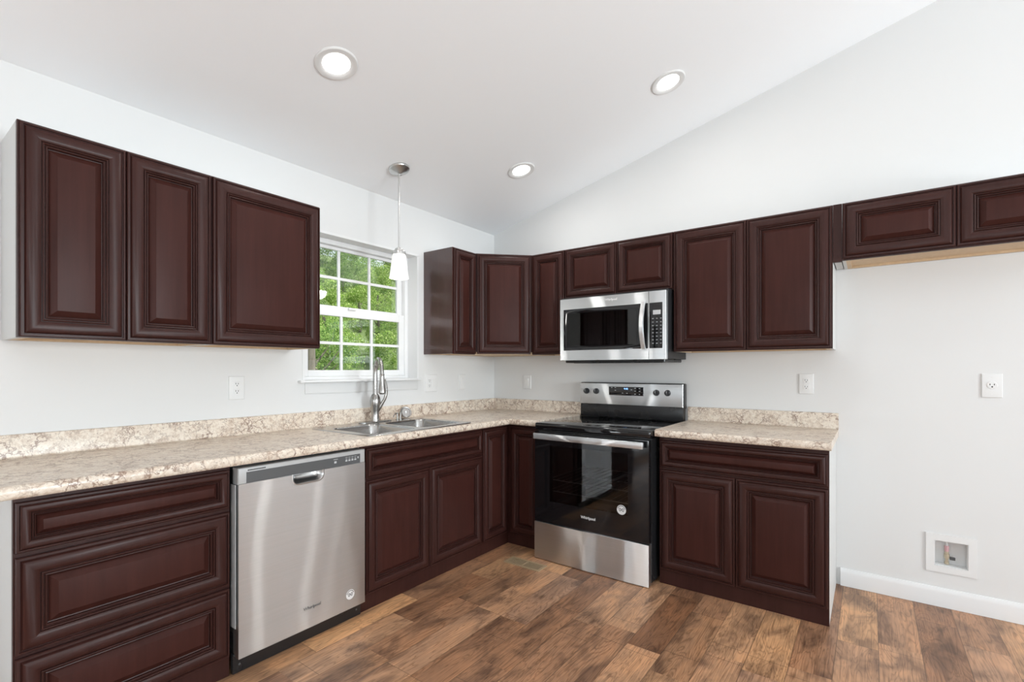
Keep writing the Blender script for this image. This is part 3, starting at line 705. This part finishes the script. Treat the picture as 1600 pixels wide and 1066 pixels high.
def bowsheet(mb, x0, x1, z0, z1, y, b, yb):
    n = 120
    mb.loops([[(x0+(x1-x0)*i/n, y-b*math.sin(PI*i/n)+.0010*math.sin(6.5*PI*i/n+.4), z) for i in range(n+1)]+[(x1, yb, z), (x0, yb, z)] for z in (z0, z1)])
mb = MB(); bowsheet(mb, .002, rw-.004, .005, .246, -.724, .004, -.6825); sd = mb.build('storage_drawer', M_steel, rg, 40)
# back guard
mb = MB(); mb.box(.003, rw-.003, -.082, -.03, .9025, .998, .006, 2); mb.box(0, rw, -.075, -.012, .985, 1.160, .008, 2); bgd = mb.build('back_guard', M_black, rg)
mb = MB(); mb.rectloops(.002, rw-.004, .998, 1.154, [(0, -.075), (0, -.087), (.002, -.089), (.004, -.0895)]); cpn = mb.build('control_panel', M_steel, bgd)
yk = -.0898
for x in (.062, .143, .603, .682):
    mb = MB(); rr = Euler((PI/2, 0, 0)).to_matrix()
    mb.lathe([(.0215, 0), (.0215, .006), (.019, .010), (.0175, .022), (.016, .0245), (.001, .025)], (x, yk, 1.094), rr, 24)
    mb.box(x-.004, x+.004, yk-.031, yk-.02, 1.094-.017, 1.094+.017, .0015, 1)
    mb.build('knob', M_blackplastic, rg)
    mb = MB(); mb.box(x-.001, x+.001, yk-.0315, yk-.030, 1.094, 1.110); mb.build('pointer', M_mark, rg.children[-1], smooth=0)
mb = MB(); mb.rectloops(.244, .510, 1.067, 1.131, [(0, -.0885), (.001, -.0905), (.003, -.0908)]); dsp = mb.build('display', M_blackglass, rg)
text_mesh('clock_digits', '9:40', .018, M_digit, dsp, (.378, -.0913, 1.116), (PI/2, 0, 0))
def mk(x, z, w=.010, h=.004): MB().box(x-w/2, x+w/2, -.0915, -.0905, z-h/2, z+h/2).build('button_mark', M_mark, dsp, smooth=0)
for x, z in ((.268, 1.124), (.296, 1.124), (.296, 1.104), (.352, 1.085), (.386, 1.085), (.420, 1.110), (.448, 1.122), (.448, 1.101), (.448, 1.080), (.480, 1.120), (.480, 1.101), (.480, 1.079)): mk(x, z)
text_mesh('logo', 'Whirlpool', .024, M_logo_white, od, (.398, dy-.0006, .334), (PI/2, 0, 0), True)
sticker(od, .618, dy-.0002, .424, .029)

# ------------------------------------------------------------------ microwave
my, mw_ = -.914, .782
mz0, mz1, mf = 1.322, 1.756, -.408
mw = thing('microwave', 'over-the-range stainless microwave mounted under the short cabinet', 'microwave', (0, my, 0), R90)
mb = MB(); mb.box(.004, mw_-.006, -.372, -.003, mz0+.004, 1.770); mb.build('case', M_blackplastic, mw, smooth=0)
mb = MB(); mb.box(.03, mw_-.03, -.365, -.02, mz0-.018, mz0+.0035, .004, 1)
for i in range(10): mb.box(.08+i*.065, .12+i*.065, -.33, -.27, mz0-.0205, mz0-.018)
mb.build('vent_grille', M_black, mw)
s0 = .664   # seam between door and control side
gx0, gx1, gz0, gz1 = .040, .645, 1.392, 1.682
mb = MB()
for a in ((.012, gx0, mz0, mz1), (gx1, s0-.001, mz0, mz1), (gx0, gx1, mz0, gz0), (gx0, gx1, gz1, mz1)): mb.box(a[0], a[1], mf, -.3735, a[2], a[3])
md = mb.build('door', M_steel, mw, smooth=0)
mb = MB(); mb.rectloops(gx0, gx1+.014, gz0, gz1, [(0, mf+.012), (0, mf-.0005), (.0015, mf-.001), (.030, mf-.001)], True, False)
mb.build('window_frame', M_blackglass, md, 20)
mb = MB(); mb.rectloops(gx0+.030, gx1+.014-.030, gz0+.030, gz1-.030, [(0, mf+.006), (0, mf-.001)]); mb.build('window', M_mwglass, md, smooth=0, label='dark see-through window')
M_mesh = plain('grey_screen', (.42, .44, .45), .55)
mb = MB(); mb.box(gx0+.03, gx1-.03, -.3737, -.3725, gz0+.03, gz1-.03); mb.build('inner_screen', M_mesh, md, smooth=0)
mb = MB(); mb.rectloops(s0+.001, mw_-.008, mz0, mz1, [(0, -.3735), (0, mf+.001), (.001, mf)]); cs = mb.build('control_side', M_steel, mw, 20)
mb = MB(); mb.rectloops(s0+.004, mw_-.030, gz0, gz1, [(0, mf), (.001, mf-.0015), (.003, mf-.0018)]); kp = mb.build('keypad', M_blackglass, cs)
mb = MB(); mb.box(s0+.028, s0+.077, mf-.003, mf-.0015, 1.606, 1.634); mb.build('display', M_mark, cs, smooth=0)
for r in range(8):
    for c in range(3):
        x = s0+.022+c*.026; z = 1.578-r*.0225; MB().box(x, x+.010, mf-.0026, mf-.0018, z, z+.005).build('key_mark', M_keymark, cs, smooth=0)
mb = MB(); hp = []
for i in range(17):
    t = i/16; hp.append((.632, mf-.012-.040*math.sin(PI*t), 1.390+.300*t))
rings = []
for i, p in enumerate(hp): rings.append([(p[0]+sx*.0145, p[1]+sy*.006, p[2]) for sx, sy in ((-1, -.3), (-.8, -1), (.8, -1), (1, -.3), (1, 1), (-1, 1))])
mb.loops(rings); mb.box(.622, .642, mf-.014, mf-.001, 1.388, 1.402); mb.box(.622, .642, mf-.014, mf-.001, 1.678, 1.692); mb.build('handle', M_steel, md, 35)
text_mesh('logo', 'Whirlpool', .021, M_logo_white, md, (.404, mf-.0006, 1.727), (PI/2, 0, 0), True)

# ------------------------------------------------------------------ electrical plates (local: plate on wall, outward -y)
def plate(name, label, cat, loc, rz, w, h, kind, group=None):
    t = thing(name, label, cat, loc, rz, group)
    mb = MB(); mb.rectloops(-w/2, w/2, -h/2, h/2, [(0, -.0005), (0, -.003), (.002, -.0055), (.004, -.006)]); mb.build('cover_plate', M_plastic, t)
    def duplex(x):
        for dz in (-.0195, .0195):
            mb = MB(); mb.rectloops(x-.0165, x+.0165, dz-.014, dz+.014, [(0, -.005), (.001, -.0075), (.003, -.008)]); r = mb.build('receptacle', M_plastic, t)
            mb = MB(); mb.box(x-.0075, x-.0050, -.0083, -.0078, dz-.001, dz+.0075); mb.box(x+.0050, x+.0075, -.0083, -.0078, dz-.001, dz+.0065)
            mb.lathe([(.0028, 0), (.0028, .0005), (.0001, .0005)], (x, -.0078, dz-.0075), Euler((PI/2, 0, 0)).to_matrix(), 10); mb.build('slots', M_slot, r, smooth=0)
    def rocker(x):
        mb = MB(); mb.rectloops(x-.0165, x+.0165, -.033, .033, [(0, -.0055), (.0005, -.0068), (.002, -.0072)]); r = mb.build('switch_frame', M_plastic, t)
        mb = MB(); mb.loops([[(x-.0145, -.007, -.031), (x+.0145, -.007, -.031), (x+.0145, -.007, .031), (x-.0145, -.007, .031)], [(x-.0145, -.008, -.031), (x+.0145, -.008, -.031), (x+.0145, -.011, .031), (x-.0145, -.011, .031)]]); mb.build('rocker', M_plastic, r, smooth=0)
    def screw(z, x=0):
        mb = MB(); mb.lathe([(.003, 0), (.003, .0008), (.0001, .001)], (x, -.006, z), Euler((PI/2, 0, 0)).to_matrix(), 10); mb.build('screw', M_plastic, t)
    if kind == 'duplex': duplex(0); screw(0)
    if kind == 'rocker': rocker(0)
    if kind == 'two': duplex(-.023); rocker(.023)
    if kind == 'round':
        mb = MB(); mb.lathe([(.0195, .004), (.0195, .0075), (.018, .0085), (.0001, .0085)], (0, 0, .003), Euler((PI/2, 0, 0)).to_matrix(), 28); r = mb.build('receptacle', M_plastic, t)
        mb = MB(); mb.box(-.0095, -.0065, -.0092, -.0083, .002, .010); mb.box(.0065, .0095, -.0092, -.0083, .002, .010)
        mb.lathe([(.0035, 0), (.0035, .0006), (.0001, .0006)], (0, -.0084, -.006), Euler((PI/2, 0, 0)).to_matrix(), 12); mb.build('slots', M_slot, r, smooth=0)
        screw(.043); screw(-.043)
    return t
plate('wall_outlet', 'white duplex outlet on the window wall above the dishwasher', 'outlet', (-2.221, 0, 1.159), 0, .080, .124, 'duplex')
plate('wall_outlet', 'wide white plate beside the window sill with outlet and switch', 'outlet', (-.785, 0, 1.153), 0, .122, .130, 'two')
plate('light_switch', 'single white rocker switch on the window wall under the narrow cabinet', 'switch', (-.432, 0, 1.155), 0, .078, .124, 'rocker')
plate('light_switch', 'single white rocker switch on the right wall near the room corner', 'switch', (0, -.361, 1.150), R90, .080, .118, 'rocker')
plate('wall_outlet', 'white duplex outlet on the right wall above the short countertop', 'outlet', (0, -2.404, 1.170), R90, .076, .122, 'duplex')
plate('wall_outlet', 'white single round outlet on bare wall in the empty refrigerator space', 'outlet', (0, -3.210, 1.175), R90, .077, .122, 'round')

# water supply box recessed in the wall
wb = thing('water_supply_box', 'white recessed water supply box low on the bare right wall', 'supply box', (0, -3.0555, .2825), R90)
ow, ih, iw = .101, .0665, .0665
mb = MB()
for a in ((-ow, -iw, -.101, .101), (iw, ow, -.101, .101), (-iw, iw, -.101, -ih), (-iw, iw, ih, .101)): mb.box(a[0], a[1], -.007, -.0006, a[2], a[3])
mb.build('trim_frame', M_plastic, wb, smooth=0)
mb = MB(); q = .0665
for a in ((-q, -q+.003, 0, .055, -q, q), (q-.003, q, 0, .055, -q, q), (-q, q, 0, .055, -q, -q+.003), (-q, q, 0, .055, q-.003, q), (-q, q, .052, .055, -q, q)): mb.box(*a)
mb.build('recess', M_plastic, wb, smooth=0)
vx = -.014
mb = MB(); mb.lathe([(.010, -.060), (.010, -.048), (.0075, -.046), (.0075, -.030), (.012, -.028), (.012, -.008), (.009, -.006), (.009, .006), (.001, .007)], (vx, .028, 0), seg=16); vb = mb.build('valve', M_brass, wb)
mb = MB(); mb.lathe([(.0085, .0065), (.0095, .010), (.0095, .034), (.0085, .036), (.001, .036)], (vx, .028, 0), seg=16); mb.build('cap', M_pink, vb, label='red tinted cap')
mb = MB(); mb.box(vx+.012, vx+.034, .022, .032, -.036, -.020, .002, 1); mb.build('handle', M_darkgrey, vb, label='dark grey lever')
mb = MB(); mb.tube([(vx, .028, .036), (vx, .028, .063)], .004, 8); mb.build('pipe', M_plastic, vb)

# floor register
fv = thing('floor_vent', 'tan metal floor register in front of the corner cabinet', 'floor vent', (-.852, -.925, 0))
mb = MB(); hw, hl = .054, .136
for a in ((-hw, -hw+.016, -hl, hl), (hw-.016, hw, -hl, hl), (-hw+.016, hw-.016, -hl, -hl+.016), (-hw+.016, hw-.016, hl-.016, hl), (-hw+.016, hw-.016, -.006, .006)): mb.box(a[0], a[1], a[2], a[3], .0005, .005)
mb.build('frame', M_bronze, fv, smooth=0)
mb = MB()
for s in (-1, 1):
    for i in range(12): y = s*(.012+i*.0093); mb.box(-hw+.016, hw-.016, y-.0018, y+.0018, .001, .0042)
mb.build('slats', M_bronze, fv, smooth=0)
mb = MB(); mb.box(-hw+.014, hw-.014, -hl+.014, hl-.014, .0003, .0009); mb.build('duct_opening', M_slot, fv, smooth=0)

# ------------------------------------------------------------------ lights
TILT = math.atan(SL)
def downlight(label, x, y, watts):
    t = thing('recessed_light', label, 'ceiling light', (x, y, zc(y)), 0, 'recessed lights in the sloped ceiling'); t.rotation_euler = (-TILT, 0, 0)
    mb = MB(); mb.lathe([(.096, -.0005), (.096, -.003), (.091, -.007), (.078, -.0078), (.066, -.004), (.0615, -.0015), (.0615, -.0005)], seg=48, cap0=False, cap1=False); mb.build('trim_ring', M_plastic, t)
    mb = MB(); mb.lathe([(.0615, -.0012), (.0001, -.0012)][::1], seg=48, cap0=False, cap1=True); mb.build('lens', M_glow, t)
    l = lamp('downlight_lamp', 'AREA', (x, y+.0, zc(y)-.012), (-TILT, 0, 0), watts, (1, .98, .95), shape='DISK', size=.12)
    l.parent = t; l.location = (0, 0, -.012); l.rotation_euler = (0, 0, 0)
    return t
LW = 2.6
downlight('recessed ceiling light nearest the left wall cabinets', -2.126, -.757, LW)
downlight('recessed ceiling light above the sink side near the corner', -.648, -.752, 3.4)
downlight('recessed ceiling light over the range and microwave', -.640, -1.779, 1.6)
downlight('added out-of-view recessed light behind the one by the left wall cabinets', -1.90, -1.779, 2.2)  # unseen light, placed so the dishwasher steel shows a streak
downlight('added out-of-view recessed light further from the window wall than the range light, left of it', -1.09, -2.25, 2.6)  # second unseen light, added for the other dishwasher streak

px_, py_ = -1.365, -.304
pz_ = zc(py_)
pn = thing('pendant_lamp', 'brushed nickel pendant lamp with frosted glass shade hanging before the window', 'pendant lamp', (px_, py_, 0), 0)
mb = MB(); rt = Euler((-TILT, 0, 0)).to_matrix()
mb.lathe([(.0655, -.001), (.0655, -.010), (.063, -.014), (.055, -.018), (.045, -.026), (.020, -.032), (.012, -.036), (.001, -.037)][::-1], (0, 0, pz_), rt, 40); mb.build('canopy', M_pendant, pn)
mb = MB(); mb.tube([(0, 0, pz_-.03), (0, 0, 2.026)], .0055, 12); mb.build('rod', M_pendant, pn)
mb = MB(); mb.lathe([(.001, 2.036), (.012, 2.034), (.014, 2.028), (.026, 2.026), (.028, 2.020), (.028, 2.012), (.040, 2.010), (.042, 2.006), (.042, 1.986), (.001, 1.985)][::-1], seg=36); mb.build('socket_cap', M_pendant, pn)
mb = MB(); mb.lathe([(.040, 1.9845), (.0445, 1.975), (.048, 1.94), (.053, 1.90), (.058, 1.86), (.0615, 1.838), (.0585, 1.838), (.055, 1.86), (.050, 1.90), (.045, 1.94), (.0415, 1.972), (.037, 1.982)], seg=48, cap0=False, cap1=False); mb.build('shade', M_shade, pn)
mb = MB(); mb.lathe([(.012, 1.984), (.013, 1.955), (.020, 1.925), (.027, 1.895), (.025, 1.870), (.016, 1.855), (.001, 1.851)][::-1], seg=24); mb.build('bulb', M_glow, pn)
pl = lamp('pendant_bulb_light', 'POINT', (0, 0, 1.845), (0, 0, 0), 3, (1, .97, .92), shadow_soft_size=.05); pl.parent = pn; pl.location = (0, 0, 1.83)

# ------------------------------------------------------------------ outdoors
gz = -.5
def terrain(y): return gz+(0 if y < 5 else 11*(1-math.cos(min(1, (y-5)/30)*PI))/2)
mb = MB(); ys = [TH+.05, 3, 5]+[5+1.5*i for i in range(1, 24)]
mb.loops([[(x, y, terrain(y)) for y in ys]+[(x, ys[-1], gz-.3), (x, ys[0], gz-.3)] for x in (-45, 60)]); struct(mb.build('ground_hillside', M_ground, smooth=60))
rng = np.random.default_rng(7)
def foliage_mesh(name, n, rx, rz, leaf, seed, nb=26):
    r = np.random.default_rng(seed)
    # blobs on an egg-shaped crown, leaves scattered through the blobs
    u = r.normal(size=(nb, 3)); u /= np.linalg.norm(u, axis=1)[:, None]
    cb = u*np.array([rx, rx, rz])*(.45+.5*r.random((nb, 1)))
    br = (.17+.20*r.random(nb))*rx
    idx = r.integers(0, nb, n); d = r.normal(size=(n, 3)); d /= np.linalg.norm(d, axis=1)[:, None]
    c = cb[idx]+d*(br[idx]*(.55+.5*r.random(n)))[:, None]*np.array([1, 1, .75])
    nrm = d+.7*r.normal(size=(n, 3)); nrm[:, 2] += .5; nrm /= np.linalg.norm(nrm, axis=1)[:, None]
    t = np.cross(nrm, r.normal(size=(n, 3))); t /= np.linalg.norm(t, axis=1)[:, None]; b = np.cross(nrm, t)
    L = (leaf*(.6+.8*r.random(n)))[:, None]
    v = np.stack([c-t*L, c+b*L*.55+nrm*L*.15, c+t*L, c-b*L*.55+nrm*L*.15], 1).reshape(-1, 3)
    f = np.arange(4*n).reshape(n, 4)
    me = bpy.data.meshes.new(name); me.from_pydata(v.tolist(), [], f.tolist()); me.update(); return me
FA = foliage_mesh('foliage', 17000, 2.3, 3.4, .056, 1, 40); FA.materials.append(M_leafA)
FB = foliage_mesh('foliage', 17000, 2.6, 3.0, .060, 2, 40); FB.materials.append(M_leafB)
def trunk_obj(h, r, lean, parent, seed):
    q = random.Random(seed); mb = MB(); h = h*1.2
    pts = [(lean*t*h+q.uniform(-.05, .05), q.uniform(-.05, .05), t*h) for t in [i/7 for i in range(8)]]
    mb.tube(pts, [r*(1.15-.75*i/7) for i in range(8)], 10)
    for k in range(5):
        i = 3+k % 4; a = q.uniform(0, 2*PI); p = Vector(pts[i]); mb.tube([p, p+Vector((math.cos(a)*.25, math.sin(a)*.25, .25)), p+Vector((math.cos(a)*.5, math.sin(a)*.5, .6))], [r*.4, r*.28, r*.1], 6)
    return mb.build('trunk', M_bark, parent)
def tree(label, x, y, mesh, zc_, s, h, r, lean=0, seed=0, rz=0, group='trees outside the kitchen window'):
    t = thing('tree', label, 'tree', (x, y, terrain(y)), rz, group)
    trunk_obj(h, r, lean, t, seed)
    f = bpy.data.objects.new('foliage', mesh); COL.objects.link(f); f.parent = t; f.location = (lean*h*.8, 0, h); f.scale = (s, s, s*1.1); f.rotation_euler = (0, 0, 0)
    return t
common = 'leafy green tree in the woods outside the kitchen window'
k = 0
for y, sp, x0, n in ((6.6, 2.7, -.4, 3), (9.6, 2.95, 1.6, 3), (12.9, 3.3, 2.4, 3), (16.5, 3.6, 3.6, 4), (20.5, 4.0, 4.6, 4), (25.0, 4.5, 6.4, 4)):
    for i in range(n):
        sc = sp*.485/3.05 if k % 2 == 0 else sp*.485/3.45
        mesh = FA if k % 2 == 0 else FB
        hz = 3.9*sc*1.1
        tree(common, x0+i*sp, y, mesh, 0, sc, hz*1.08, .05+.045*sc, 0, k, 0); k += 1
for x in (-4.2, -8.2, -12.2): tree(common, x, 10.0, FA, 0, .62, 2.7, .1, 0, k, 0); k += 1

bt = thing('bare_tree', 'bare grey tree trunk standing close outside the lower left corner of the window', 'tree', (.90, 4.4, gz))
mb = MB(); mb.tube([(0, 0, 0), (.01, 0, .3), (0, .01, 1.2), (-.02, 0, 2.4), (.02, .02, 4.2), (.0, 0, 6.5)], [.13, .095, .085, .08, .07, .05], 14); mb.build('trunk', M_bark, bt)
for z, a, l in ((3.0, 2.4, .9), (3.8, .6, 1.0), (4.6, 3.6, .8)):
    mb = MB(); mb.tube([(0, 0, z), (l*.5*math.cos(a), l*.5*math.sin(a), z+.3), (l*math.cos(a), l*math.sin(a), z+.8)], [.03, .022, .01], 8); mb.build('branch', M_bark, bt)
